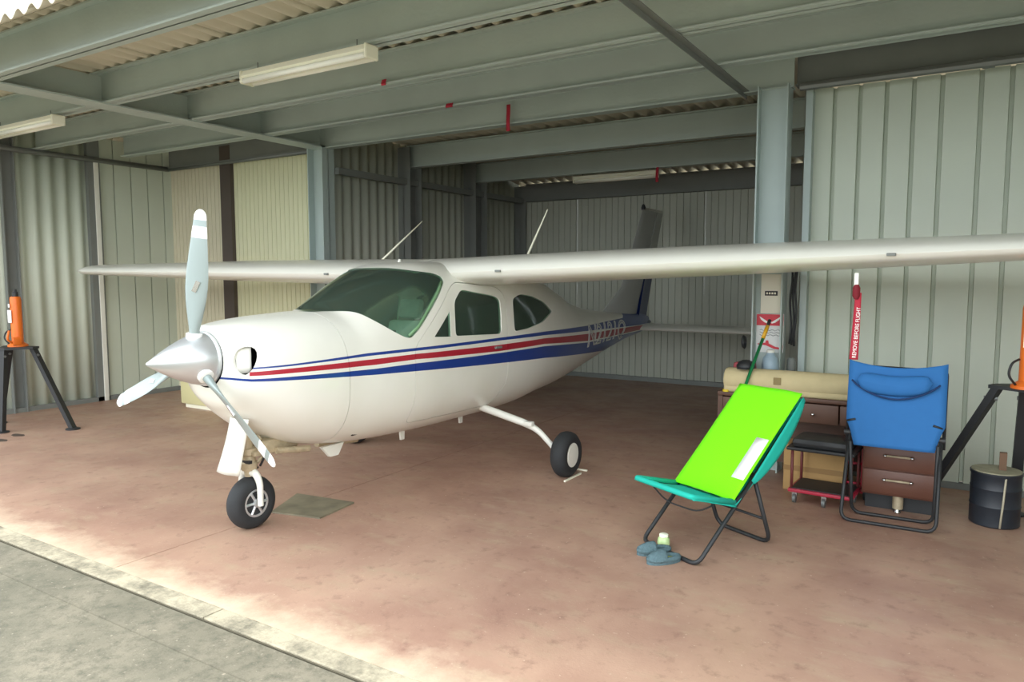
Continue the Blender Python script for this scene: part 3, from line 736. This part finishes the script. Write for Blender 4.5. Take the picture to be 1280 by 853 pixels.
# ------------------------------------------------------------------ jacks
def jack(loc, rz, feet, label, zt=.93, H_=.60):
    t = thing('aircraft_jack', label, 'jack', loc, rz, 'orange tripod jacks')
    c = B().lathe([(.10, zt+.01), (.10, zt+.03), (.07, zt+.05), (.058, zt+.06), (.056, zt+H_-.05), (.052, zt+H_-.03), (.045, zt+H_-.02)], 'z', n=24).obj('cylinder', M['orange'], t, smooth=40)
    B().lathe([(.030, zt+H_-.03), (.030, zt+H_+.03), (.018, zt+H_+.035), (.018, zt+H_+.06)], 'z', n=16).obj('ram_head', M['black'], c, smooth=40)
    B().box(-.045, .03, -.068, -.062, zt+.28, zt+.42).obj('data_label', M['white_band'], c)
    B().box(-.02, .012, -.071, -.066, zt+.45, zt+.49).obj('warning_label', M['white_band'], c)
    p = B().box(.06, .10, -.09, .0, zt+.03, zt+.12, bev=.008).tube(fillet([(.08, -.09, zt+.06), (.10, -.15, zt+.10), (.11, -.13, zt+.20)], .03), .012, 8).obj('pump', M['orange'], t, smooth=40)
    B().tube(fillet([(-.07, -.05, zt+.03), (-.12, -.09, zt+.10), (-.10, -.07, zt+.18), (-.06, -.03, zt+.2)], .04), .008, 6).obj('hose', M['black'], t, smooth=180)
    n = len(feet); P = []
    for fx, fy in feet:
        a = math.atan2(fy, fx); P.append((.20*cos(a), .20*sin(a)))
    ring = []
    for fx, fy in sorted(feet, key=lambda f: math.atan2(f[1], f[0])):
        a = math.atan2(fy, fx); ring += [(.23*cos(a-.2), .23*sin(a-.2)), (.23*cos(a+.2), .23*sin(a+.2))]
    B().prism(ring, 'z', zt-.012, zt+.012).obj('top_plate', M['black'], t)
    for fx, fy in feet:
        a = math.atan2(fy, fx); top = Vector((.19*cos(a), .19*sin(a), zt-.01)); ft = Vector((fx, fy, .012)); d = (ft-top)
        s_ = Vector((-sin(a), cos(a), 0))*.032; q = Vector((cos(a), sin(a), 0))*.026
        lg = B().rings([[top+s_+q, top-s_+q, top-s_-q, top+s_-q], [ft+s_+q, ft-s_+q, ft-s_-q, ft+s_-q]]).obj('leg', M['black'], t)
        B().lathe([(.075, 0), (.075, .012), (.03, .02)], 'z', (fx, fy, 0), 16).obj('foot_pad', M['black'], lg)
        B().lathe([(.014, -.04), (.014, .04)], 'x', (0, 0, 0), 8).obj('bolt', M['pipe'], lg).location = top+d*.08
    return t
jack((-4.97, .83, 0), 0, [(.58, .25), (.10, -.26), (-.50, -.02)], 'orange hydraulic jack on a black tripod by the left wall', .915, .59)
jack((4.43, 2.56, 0), 0, [(-.60, .34), (-.02, .50), (.45, -.32)], 'orange hydraulic jack on a black tripod at the right edge, by the barrel', .965, .58)

# ------------------------------------------------------------------ things on the floor
tr = B(); tr.rings([[(-.13, .27, .0), (.27, .36, .0), (.22, .75, .0), (-.32, .68, .0)], [(-.13, .27, .012), (.27, .36, .012), (.22, .75, .012), (-.32, .68, .012)]])
M['mat'] = mat('oily_board', srgb(120, 114, 94), .55, noise=.95, nscale=5)
tr.obj('drip_board', M['mat'], None, label='dark oil-stained board lying on the floor behind the nose wheel', category='board')
B().box(1.285, 1.30, 2.10, 2.40, 0, .012).obj('floor_marker', M['fixture'], None, label='thin pale strip on the floor beside the main wheel', category='marker')
B().box(1.16, 1.30, 2.50, 2.515, 0, .012).obj('floor_marker', M['fixture'], None, label='short pale strip on the floor behind the main wheel', category='marker')
t = thing('storage_box', 'pale yellow box on the floor behind the propeller', 'box', (-4.25, 2.85, 0))
B().box(-.42, .42, -.25, .25, .05, .34, bev=.015).obj('body', mat('pale_box', srgb(214, 208, 158), .6, noise=.04), t, smooth=40)
B().box(-.36, .36, -.22, .22, 0, .05).obj('base', M['fixture'], t)
M['stain'] = mat('oil_stain', srgb(74, 62, 54), .6)
def stain(x, y, rx, ry, label):
    pts = [(x+rx*cos(a)*(1+.15*sin(3*a)), y+ry*sin(a)*(1+.1*cos(5*a))) for a in [2*pi*k/18 for k in range(18)]]
    B().prism(pts, 'z', 0, .0015).obj('oil_stain', M['stain'], None, label=label, category='stain')
stain(-4.58, .60, .10, .05, 'dark oil stain on the floor between the left jack legs')
stain(-4.45, .38, .09, .05, 'dark oil stain at the left edge of the floor')
stain(-.94, -1.62, .045, .03, 'small dark spot on the outside concrete')

# ------------------------------------------------------------------ green lounge chair
Wv = Vector((.892, -.453, 0)); Bv = Vector((.453, .892, 0))
gc_rz = math.atan2(Wv.y, Wv.x); gc_o = Vector((2.585, 1.023, 0))
M['teal'] = mat('turquoise_canvas', srgb(20, 176, 158), .8, noise=.06, nscale=30)
M['lime'] = mat('lime_towel', srgb(128, 255, 0), .95, bump=.5, bscale=200)
gch = thing('lounge_chair', 'turquoise folding lounge chair with black tube frame under the lime green towel', 'chair', gc_o, gc_rz)
def gl(name, pts, r=.0135, fil=.07, closed=False, m='black'): return B().tube(fillet(pts, fil, closed=closed), r, 10).obj(name, M[m], gch, smooth=180)
W2 = .24; zf = .0135
# front-foot frame rises through the joint to the top of the back
gl('back_frame', [(W2, .90, .90), (W2, .0, zf), (-W2, .0, zf), (-W2, .90, .90), (W2, .90, .90)], fil=.06)
gl('rear_frame', [(W2-.02, .49, .46), (W2-.02, .66, zf), (-W2+.02, .66, zf), (-W2+.02, .49, .46)], fil=.08)
gl('seat_frame', [(W2-.02, .50, .455), (W2, .30, .34), (W2, -.06, .425), (-W2, -.06, .425), (-W2, .30, .34), (-W2+.02, .50, .455)], r=.011, fil=.03)
gl('seat_hem', [(W2+.004, .29, .348), (W2+.004, -.06, .432), (-W2-.004, -.06, .432), (-W2-.004, .29, .348)], r=.018, fil=.03, m='teal')
gl('support_rod', [(-.2, .02, .40), (-.14, .10, .28), (.08, .16, .26), (.16, .22, .32)], r=.005)
gl('cross_bar', [(-W2+.02, .60, .18), (W2-.02, .60, .18)], r=.009)
for s_ in (-1, 1): B().lathe([(.022, -.02), (.022, .02)], 'x', (s_*W2, .475, .475), 12).obj('joint', M['black'], gch)
def seat_cloth(u, v):
    x = -W2-.018+2*(W2+.018)*u; sag = .05*sin(pi*v)*sin(pi*u)
    y = -.06+.36*v; z = .445+(.345-.445)*v**1.1; return (x, y, z-sag-.03*(abs(2*u-1)**6))
B().grid(seat_cloth, 12, 12).obj('seat', M['teal'], gch, smooth=180, solid=.005)
def back_cloth(u, v):
    x = -W2-.012+(2*W2+.024)*u; y = .30+.60*v; z = .325+.595*v; s_ = .065*sin(pi*v)*(.55+.45*sin(pi*u)) ; return (x, y+.7*s_, z-.7*s_)
B().grid(back_cloth, 12, 16).obj('backrest', M['teal'], gch, smooth=180, solid=.005)
for s_ in (-1, 1):
    def sleeve(u, v):
        y = .44+.455*v; z = .445+.475*v; d = -.022+.095*u*sin(pi*min(1, v*.93+.04))**.5
        return (s_*(W2+.019), y+.72*d, z-.72*d)
    B().grid(sleeve, 4, 14).obj('side_panel', M['teal'], gch, smooth=180, solid=.004)
# towel on the back rest
tw = thing('towel', 'lime green towel spread over the back of the turquoise chair', 'towel', gc_o, gc_rz)
def towel(u, v):
    x = -W2-.005+(2*W2+.022)*u; y = .285+.60*v; z = .345+.60*v; s_ = -.010*sin(pi*u)+.003*sin(9*u+4*v); return (x, y+s_*.7-.014, z-s_*.7+.014)
B().grid(towel, 14, 24).obj('cloth', M['lime'], tw, smooth=180, solid=.006)
def patch(u, v):
    x = .150+.095*u; vv = .17+.37*v; y = .285+.60*vv; z = .345+.60*vv; return (x, y-.022, z+.022)
B().grid(patch, 2, 6).obj('white_patch', M['white_band'], tw, smooth=180, solid=.003, label='white rectangle near the lower right edge of the towel')
def roll_(u, v):
    x = -.13+.2*u; a = pi*v; return (x, .30-.03*cos(a), .36+.018*sin(a))
B().grid(roll_, 6, 6).obj('folded_hem', mat('pale_lime', srgb(170, 225, 130), .9), tw, smooth=180)
# slippers and a ball-shaped jar
M['slip'] = mat('slipper_plush', srgb(88, 112, 118), .95, noise=.3, nscale=60, bump=.8, bscale=150)
def slipper(x, y, rz, label, lab):
    t = thing('slipper', label, 'slipper', (x, y, 0), rz, 'pair of blue-grey slippers')
    ol = lambda a, k=1.: (k*.125*cos(a), k*(.050+.006*cos(a))*sin(a))
    B().prism([ol(2*pi*k/24) for k in range(24)], 'z', 0, .022).obj('sole', M['slip'], t, smooth=40)
    B().tube([(*ol(2*pi*k/24, .88), .032) for k in range(24)], .018, 8, closed=True).obj('padded_rim', M['slip'], t, smooth=180)
    def dome(u, v):
        a = pi*v; x = -.005+.122*u; w_ = .052*(1-u**3*.75); return (x, w_*cos(a), .022+(.062-.030*u**2)*sin(a))
    B().grid(dome, 8, 12).obj('upper', M['slip'], t, smooth=180, solid=.010)
    t.scale = (.88, .88, .88)
    if lab: B().box(-.075, -.005, -.03, .03, .0225, .030, bev=.002).obj('insole_label', mat('yellow_label', srgb(190, 190, 96), .7, noise=.3, nscale=60), t)
    return t
slipper(2.505, .985, R(222), 'blue-grey slipper touching the chair bar, the rear of the pair', False)
slipper(2.605, .885, R(228), 'blue-grey slipper with a yellow insole label, the front of the pair', True)
t = thing('jar', 'small round pale green jar behind the slippers', 'jar', (2.52, 1.11, 0))
B().lathe([(.022, 0), (.034, .01), (.040, .035), (.036, .062), (.026, .075)], 'z', n=20).obj('body', mat('pale_green_glass', srgb(186, 210, 150), .2, noise=.1), t, smooth=60)
B().lathe([(.028, .074), (.028, .088), (.02, .092)], 'z', n=20).obj('lid', M['fixture'], t, smooth=40)

# ------------------------------------------------------------------ desk, roll, broom
dk = thing('desk', 'brown wooden desk against the wall under the beige roll', 'desk', (2.95, 3.12, 0))
B().box(-.66, .66, -.14, .17, .695, .73, bev=.006).obj('desk_top', M['brown'], dk, smooth=40)
B().box(-.64, .64, .13, .16, .12, .695).obj('back_panel', M['brown'], dk)
for s_ in (-1, 1): B().box(s_*.64-.02, s_*.64+.02, -.12, .15, .0, .695).obj('side_panel', M['brown'], dk)
for x0, x1 in ((-.615, -.165), (-.155, .295), (.305, .615)):
    d = B().box(x0, x1, -.135, .12, .53, .685, bev=.006).obj('drawer', M['brown'], dk, smooth=40)
    B().lathe([(.006, -.15), (.014, -.165), (.010, -.172), (.001, -.174)], 'y', ((x0+x1)/2+.04, 0, .605), 12).obj('knob', M['chrome'], d, smooth=60)
rl = thing('fabric_roll', 'long beige roll lying on the desk top', 'roll', (2.85, 3.065, .73))
M['beige'] = mat('beige_canvas', srgb(198, 184, 142), .85, noise=.12, nscale=12)
B().lathe([(.02, -.51), (.09, -.51), (.10, -.49), (.102, 0), (.10, .46), (.09, .48), (.02, .48)], 'x', (0, 0, .10), 28).box(-.51, .48, -.09, .09, .0, .06, bev=.02).obj('roll', M['beige'], rl, smooth=50)
B().tube([(.30, .095*cos(a), .10+.105*sin(a)) for a in [2*pi*k/24 for k in range(24)]], .006, 6, closed=True).obj('strap', M['dark_steel'], rl) if False else None
B().lathe([(.106, -.02), (.108, 0), (.106, .02)], 'x', (.49, 0, .10), 24).obj('end_band', M['black'], rl, smooth=60)
B().box(-.10, -.04, -.108, -.098, .09, .15, bev=.004).obj('buckle', mat('tan_strap', srgb(140, 124, 84), .8), rl)
t = B().lathe([(.012, 0), (.03, 0), (.03, .018), (.012, .018)], 'z', (2.36, 2.995, .73), 16).obj('tape_roll', mat('yellow_tape', srgb(214, 190, 40), .5), None, smooth=40, label='small yellow tape roll on the left end of the desk', category='tape')
B().grid(lambda u, v: (2.36+.18*u, 3.18+.10*v, .735+.215*sin(pi*(.15+.7*v))+.01*sin(8*u)), 10, 8).obj('pink_cloth', mat('pink_cloth', srgb(176, 86, 92), .9, noise=.2, nscale=20), None, smooth=180, solid=.006, label='crumpled pink cloth behind the beige roll', category='cloth')
t = thing('cap', 'black cap lying behind the beige roll left of the column', 'cap', (2.50, 3.07, .932))
B().lathe([(.075, 0), (.078, .02), (.06, .05), (.03, .065), (.001, .068)], 'z', n=20).obj('crown', M['black'], t, smooth=60)
B().prism([(-.06, -.04), (.06, -.04), (.04, -.13), (-.04, -.13)], 'z', 0, .006).obj('brim', M['black'], t)
bm_ = thing('broom_handle', 'green pole with a yellow and black tip leaning on the column', 'broom', (2.365, 2.48, 0))
tp = Vector((.29, .72, 1.335)); bt = Vector((0, 0, .0))
def along(k): return bt+(tp-bt)*k
B().tube([along(0), along(.89)], .013, 10).obj('pole', mat('green_plastic', srgb(20, 124, 70), .4), bm_, smooth=180)
B().tube([along(.885), along(.965)], .016, 10).obj('yellow_grip', mat('yellow_plastic', srgb(232, 176, 30), .4), bm_, smooth=180)
B().tube([along(.96), along(1.0)], .014, 10).obj('tip', M['black'], bm_, smooth=180)

# ------------------------------------------------------------------ on the column: plates and sign
YC = 3.398
t = thing('switch_panel', 'white panel with a small dark label on the column under the wing', 'panel', (2.62, YC, 1.38))
B().box(-.085, .10, -.03, 0, .0, .34, bev=.004).obj('panel', mat('panel_white', srgb(226, 224, 206), .5), t, smooth=40)
B().box(-.05, .055, -.036, -.03, .155, .195).obj('dark_label', M['black'], t)
for i in range(4): B().box(-.038+i*.022, -.024+i*.022, -.038, -.036, .167, .183).obj('label_mark', M['fixture'], t)
sg = thing('sign', 'red and white notice with a winged emblem on the column', 'sign', (2.615, YC, 1.04))
B().box(-.115, .115, -.012, 0, 0, .335, bev=.002).obj('board', mat('sign_white', srgb(226, 228, 226), .4), sg, smooth=30)
M['sign_red'] = mat('sign_red', srgb(206, 30, 52), .4)
B().box(-.112, .112, -.015, -.012, .235, .333).obj('red_header', M['sign_red'], sg)
for s_ in (-1, 1): B().prism([(s_*.012, .265), (s_*.09, .315), (s_*.075, .285), (s_*.045, .262), (s_*.015, .252)], 'y', -.018, -.015).obj('emblem_wing', M['white_band'], sg)
B().lathe([(.012, -.018), (.012, -.015)], 'y', (0, 0, .27), 12).obj('emblem_disc', M['white_band'], sg)
gm = mat('sign_grey_print', srgb(150, 154, 156), .5)
for k in range(3):
    B().tube([(-.085+.17*i/12, -.013, .195-.022*k+.006*sin(i*1.9+k)) for i in range(13)], .003, 5).obj('grey_lettering', gm, sg)
B().prism([(-.10, .075), (-.035, .085), (-.03, .105), (-.01, .105), (-.005, .078), (.05, .052), (.10, .045), (.105, .065), (.112, .065), (.11, .028), (.04, .034), (-.03, .062), (-.10, .068)], 'y', -.016, -.012).obj('red_aircraft_emblem', M['sign_red'], sg)
b_ = thing('water_bottle', 'pale blue plastic bottle standing on the beam foot of the column above the roll', 'bottle', (2.645, 3.36, .80)) if False else None
t = thing('blue_drum', 'pale blue plastic container behind the roll at the foot of the column', 'container', (2.66, 3.24, .73))
B().lathe([(.062, 0), (.070, .01), (.070, .22), (.06, .28), (.035, .31), (.03, .33)], 'z', n=24).obj('body', mat('pale_blue_plastic', srgb(150, 172, 186), .35), t, smooth=50)
B().lathe([(.034, .325), (.034, .345), (.02, .35)], 'z', n=16).obj('cap', M['white'], t, smooth=40)
# dark hoses and a tool hanging in the gap right of the column
hg = thing('hanging_hose', 'black hoses hanging in the gap right of the column', 'hose', (2.79, 3.44, 0))
for i, dx in enumerate((-.018, .004, .022)):
    B().tube([(dx+.008*sin(k*.9+i), 0+.01*cos(k+i), 1.78-.06*k-.01*i) for k in range(12)], .010, 6).obj('hose', M['black'], hg, smooth=180)
B().lathe([(.02, 1.0), (.035, .98), (.04, .80), (.03, .76)], 'z', (0, 0, 0), 12).obj('nozzle', M['dark_steel'], hg, smooth=40)
B().tube([(-.02, 0, 1.80), (.03, 0, 1.80)], .012).obj('hook', M['black'], hg)
ck = thing('cable_coil', 'small black cable coil hanging on the left side of the column', 'cable', (2.43, 3.36, 1.0))
for k in range(3): B().tube([(-.02-.006*k, .0+.045*cos(a), .12+.05*sin(a)+.004*k) for a in [2*pi*j/16 for j in range(16)]], .007, 6, closed=True).obj('loop', M['black'], ck, smooth=180)

# red streamer under the port wing
tg = thing('warning_streamer', 'red streamer hanging from the underside of the right-hand wing', 'streamer', (3.49, 1.72, 1.19))
def strm(u, v): return (-.022+.05*u*(1-.3*v)+.020*v, .01*sin(3*v), .41*v)
B().grid(strm, 2, 14).obj('strip', M['red'], tg, smooth=180, solid=.002)
B().box(-.010, .014, -.006, .006, .44, .53).obj('pitot_cover', M['white'], tg)
B().lathe([(.012, .37), (.022, .39), (.022, .44), (.012, .46)], 'z', (.004, 0, 0), 10).obj('knot', mat('dark_red', srgb(120, 22, 36), .8), tg, smooth=60)
me = text_mesh('REMOVE BEFORE FLIGHT', .032, extrude=.0006)
for v in me.vertices:
    x, y, z = v.co; s_ = x/.40
    v.co = (-.006+.012*0+.020*s_*.9-y+.022, -.010+.01*sin(3*(.03+s_*.36/.41))-z, .01+x*.88)
link('lettering', me, M['white_band'], tg)

# ------------------------------------------------------------------ blue chair, cabinet, trolley, box, barrel
M['blue'] = mat('blue_canvas', srgb(40, 108, 172), .8, noise=.06, nscale=20)
bc = thing('folding_chair', 'blue canvas folding chair leaning folded against the brown cabinet', 'chair', (3.68, 2.27, 0), R(1))
def bc_pt(x, s_, off=0.):  # s_ metres up the leaning frame
    lean = R(9); return (x, s_*sin(lean)-off*cos(lean), s_*cos(lean)+off*sin(lean))
def bl_(name, pts, r=.0125, fil=.07): return B().tube(fillet(pts, fil), r, 10).obj(name, M['black'], bc, smooth=180)
bl_('front_frame', [bc_pt(-.27, .62), bc_pt(-.30, .0125), bc_pt(.28, .0125), bc_pt(.285, .64)])
bl_('rear_frame', [(-.26, .05, .56), (-.25, .21, .0125), (.26, .21, .0125), (.27, .06, .58)])
bl_('back_frame', [bc_pt(-.29, .55, -.012), bc_pt(-.275, 1.09, -.012), bc_pt(.30, 1.08, -.012), bc_pt(.30, .56, -.012)], .011, .03)
for s_ in (-.285, .29): B().lathe([(.02, -.02), (.02, .02)], 'x', bc_pt(s_, .62), 12).obj('joint', M['black'], bc)
def bback(u, v):
    s_ = .535+.595*v; k = min(1, max(0, (.70-s_)/.165)); hw = .30-.055*k**.7
    if v > .93: pass
    s_ -= .045*sin(pi*u)**.8*max(0, (v-.8)/.2)+.0*u
    return bc_pt(.005+(-hw+2*hw*u), s_, .018+.022*sin(pi*u)+.004*sin(5*v))
B().grid(bback, 14, 24).obj('backrest', M['blue'], bc, smooth=180, solid=.005)
def pil(u, v):
    a = 2*pi*v; e = (1-abs(2*u-1)**6)**.5; x = -.235+.455*u; return bc_pt(x, .99-.03*sin(pi*u)+.068*e*sin(a), .062+.038*e*cos(a))
B().grid(pil, 20, 16).obj('pillow', M['blue'], bc, smooth=180)
B().tube([bc_pt(-.27+.535*k/16, .985-.115*sin(pi*k/16)**.8, .05+.02*sin(pi*k/16)) for k in range(17)], .007, 6).obj('elastic_strap', mat('navy_elastic', srgb(20, 52, 96), .8), bc, smooth=180)
for s_ in (-1, 1): B().tube([bc_pt(s_*.29, .70, .02), bc_pt(s_*.235, .715, .035)], .008, 6).obj('corner_strap', M['black'], bc, smooth=180)

cb = thing('drawer_cabinet', 'brown two-drawer cabinet on a short pedestal behind the blue chair', 'cabinet', (3.705, 2.62, 0))
M['cab'] = mat('brown_cabinet', srgb(96, 60, 46), .4, noise=.15, nscale=6)
B().box(-.235, .235, -.02, .20, .13, .66, bev=.006).obj('body', M['cab'], cb, smooth=40)
for z0, z1 in ((.145, .315), (.325, .49), (.50, .65)):
    d = B().box(-.225, .225, -.035, -.01, z0, z1, bev=.005).obj('drawer', M['cab'], cb, smooth=40)
    zc = z1-.062
    B().tube([(-.085, -.062, zc), (.085, -.062, zc)], .008, 8).obj('handle', M['grime'], d, smooth=180)
    for s_ in (-1, 1): B().lathe([(.008, -.035), (.010, -.055), (.014, -.064), (.008, -.074), (.001, -.076)], 'y', (s_*.085, 0, zc), 12).obj('handle_end', M['chrome'], d, smooth=60)
B().lathe([(.035, .03), (.035, .13)], 'z', (.0, .05, 0), 14).obj('pedestal', M['grime'], cb, smooth=40)
B().lathe([(.02, 0), (.024, .012), (.016, .03)], 'z', (.0, .02, 0), 14).obj('foot', M['chrome'], cb, smooth=40)
B().box(-.22, .22, .10, .19, 0, .13).obj('plinth', M['black'], cb)

tl = thing('hand_trolley', 'red two-shelf trolley with black shelves under the desk', 'trolley', (3.20, 2.64, 0), R(-3))
M['tred'] = mat('red_enamel', srgb(170, 40, 62), .4, noise=.1)
B().box(-.21, .24, -.17, .19, .09, .115, bev=.005).obj('platform', M['tred'], tl, smooth=40)
B().box(-.19, .22, -.15, .17, .115, .122).obj('platform_mat', M['black'], tl)
B().box(-.23, .24, -.17, .19, .405, .43, bev=.008).box(-.20, .21, -.15, .17, .425, .50, bev=.035).obj('top_shelf', M['black'], tl, smooth=40)
M['dred'] = mat('dull_red_tube', srgb(110, 52, 50), .5)
for x, y in ((-.19, -.14), (-.19, .15), (.22, -.14), (.22, .15)): B().tube([(x, y, .10), (x, y, .41)], .011, 8).obj('post', M['dred'], tl, smooth=180)
for x, y in ((-.17, -.12), (.04, -.13), (.20, .13), (-.17, .14)):
    c = B().lathe([(.012, -.012), (.034, -.011), (.034, .011), (.012, .012)], 'x', (x, y, .034), 18).obj('caster', M['pipe'], tl, smooth=40)
    B().box(x-.018, x+.018, y-.008, y+.02, .045, .09).obj('fork', M['chrome'], c)
ft = thing('sack_truck', 'dark red sack truck frame between the trolley and the blue chair', 'trolley', (3.385, 2.86, 0))
for s_ in (-1, 1): B().tube([(s_*.06, 0, .05), (s_*.06, .08, .66)], .013, 8).obj('upright', M['tred'], ft, smooth=180)
for k in range(4): B().tube([(-.06, .012+.02*k, .12+.15*k), (.06, .012+.02*k, .12+.15*k)], .010, 8).obj('rung', M['tred'], ft, smooth=180)
for s_ in (-1, 1): B().lathe([(.02, -.015), (.055, -.018), (.055, .018), (.02, .015)], 'x', (s_*.09, .02, .055), 18).obj('wheel', M['rubber'], ft, smooth=50)
bx_ = thing('cardboard_box', 'brown cardboard box under the desk behind the trolley', 'box', (3.07, 3.04, 0))
M['card'] = mat('cardboard', srgb(176, 142, 92), .85, noise=.1, nscale=10)
B().box(-.20, .25, -.18, .06, 0, .36, bev=.004).obj('body', M['card'], bx_, smooth=30)
for s_ in (-1, 1): B().box(-.20, .25, -.06+s_*.06-.058, -.06+s_*.06+.058, .361, .366).obj('flap', M['card'], bx_)
B().box(-.20, .25, -.186, -.1805, .16, .20).obj('tape_strip', mat('parcel_tape', srgb(150, 116, 70), .4), bx_)

br = thing('barrel', 'black drum with a pale lid and a brown stick in it, by the right wall', 'barrel', (4.29, 2.76, 0))
M['drum'] = mat('drum_black', srgb(34, 40, 48), .45, noise=.35, nscale=14)
B().lathe([(.14, .0), (.150, .01), (.150, .13), (.154, .14), (.150, .15), (.150, .25), (.154, .26), (.150, .27), (.150, .345), (.156, .355), (.156, .37), (.14, .372)], 'z', n=36).obj('drum', M['drum'], br, smooth=40)
B().lathe([(.148, .368), (.148, .378), (.001, .380)], 'z', n=32).obj('lid', mat('drum_lid', srgb(150, 146, 122), .7, noise=.3, nscale=18), br, smooth=40)
B().box(.012, .055, -.02, .02, .375, .50).obj('stick', mat('stick_brown', srgb(112, 86, 66), .8), br)
B().tube([(.052, -.135, .37), (.048, -.146, .3), (.04, -.1495, .16), (.03, -.1505, .01)], .007, 6).obj('drip_streak', mat('drip_paint', srgb(176, 170, 148), .6), br, smooth=180)
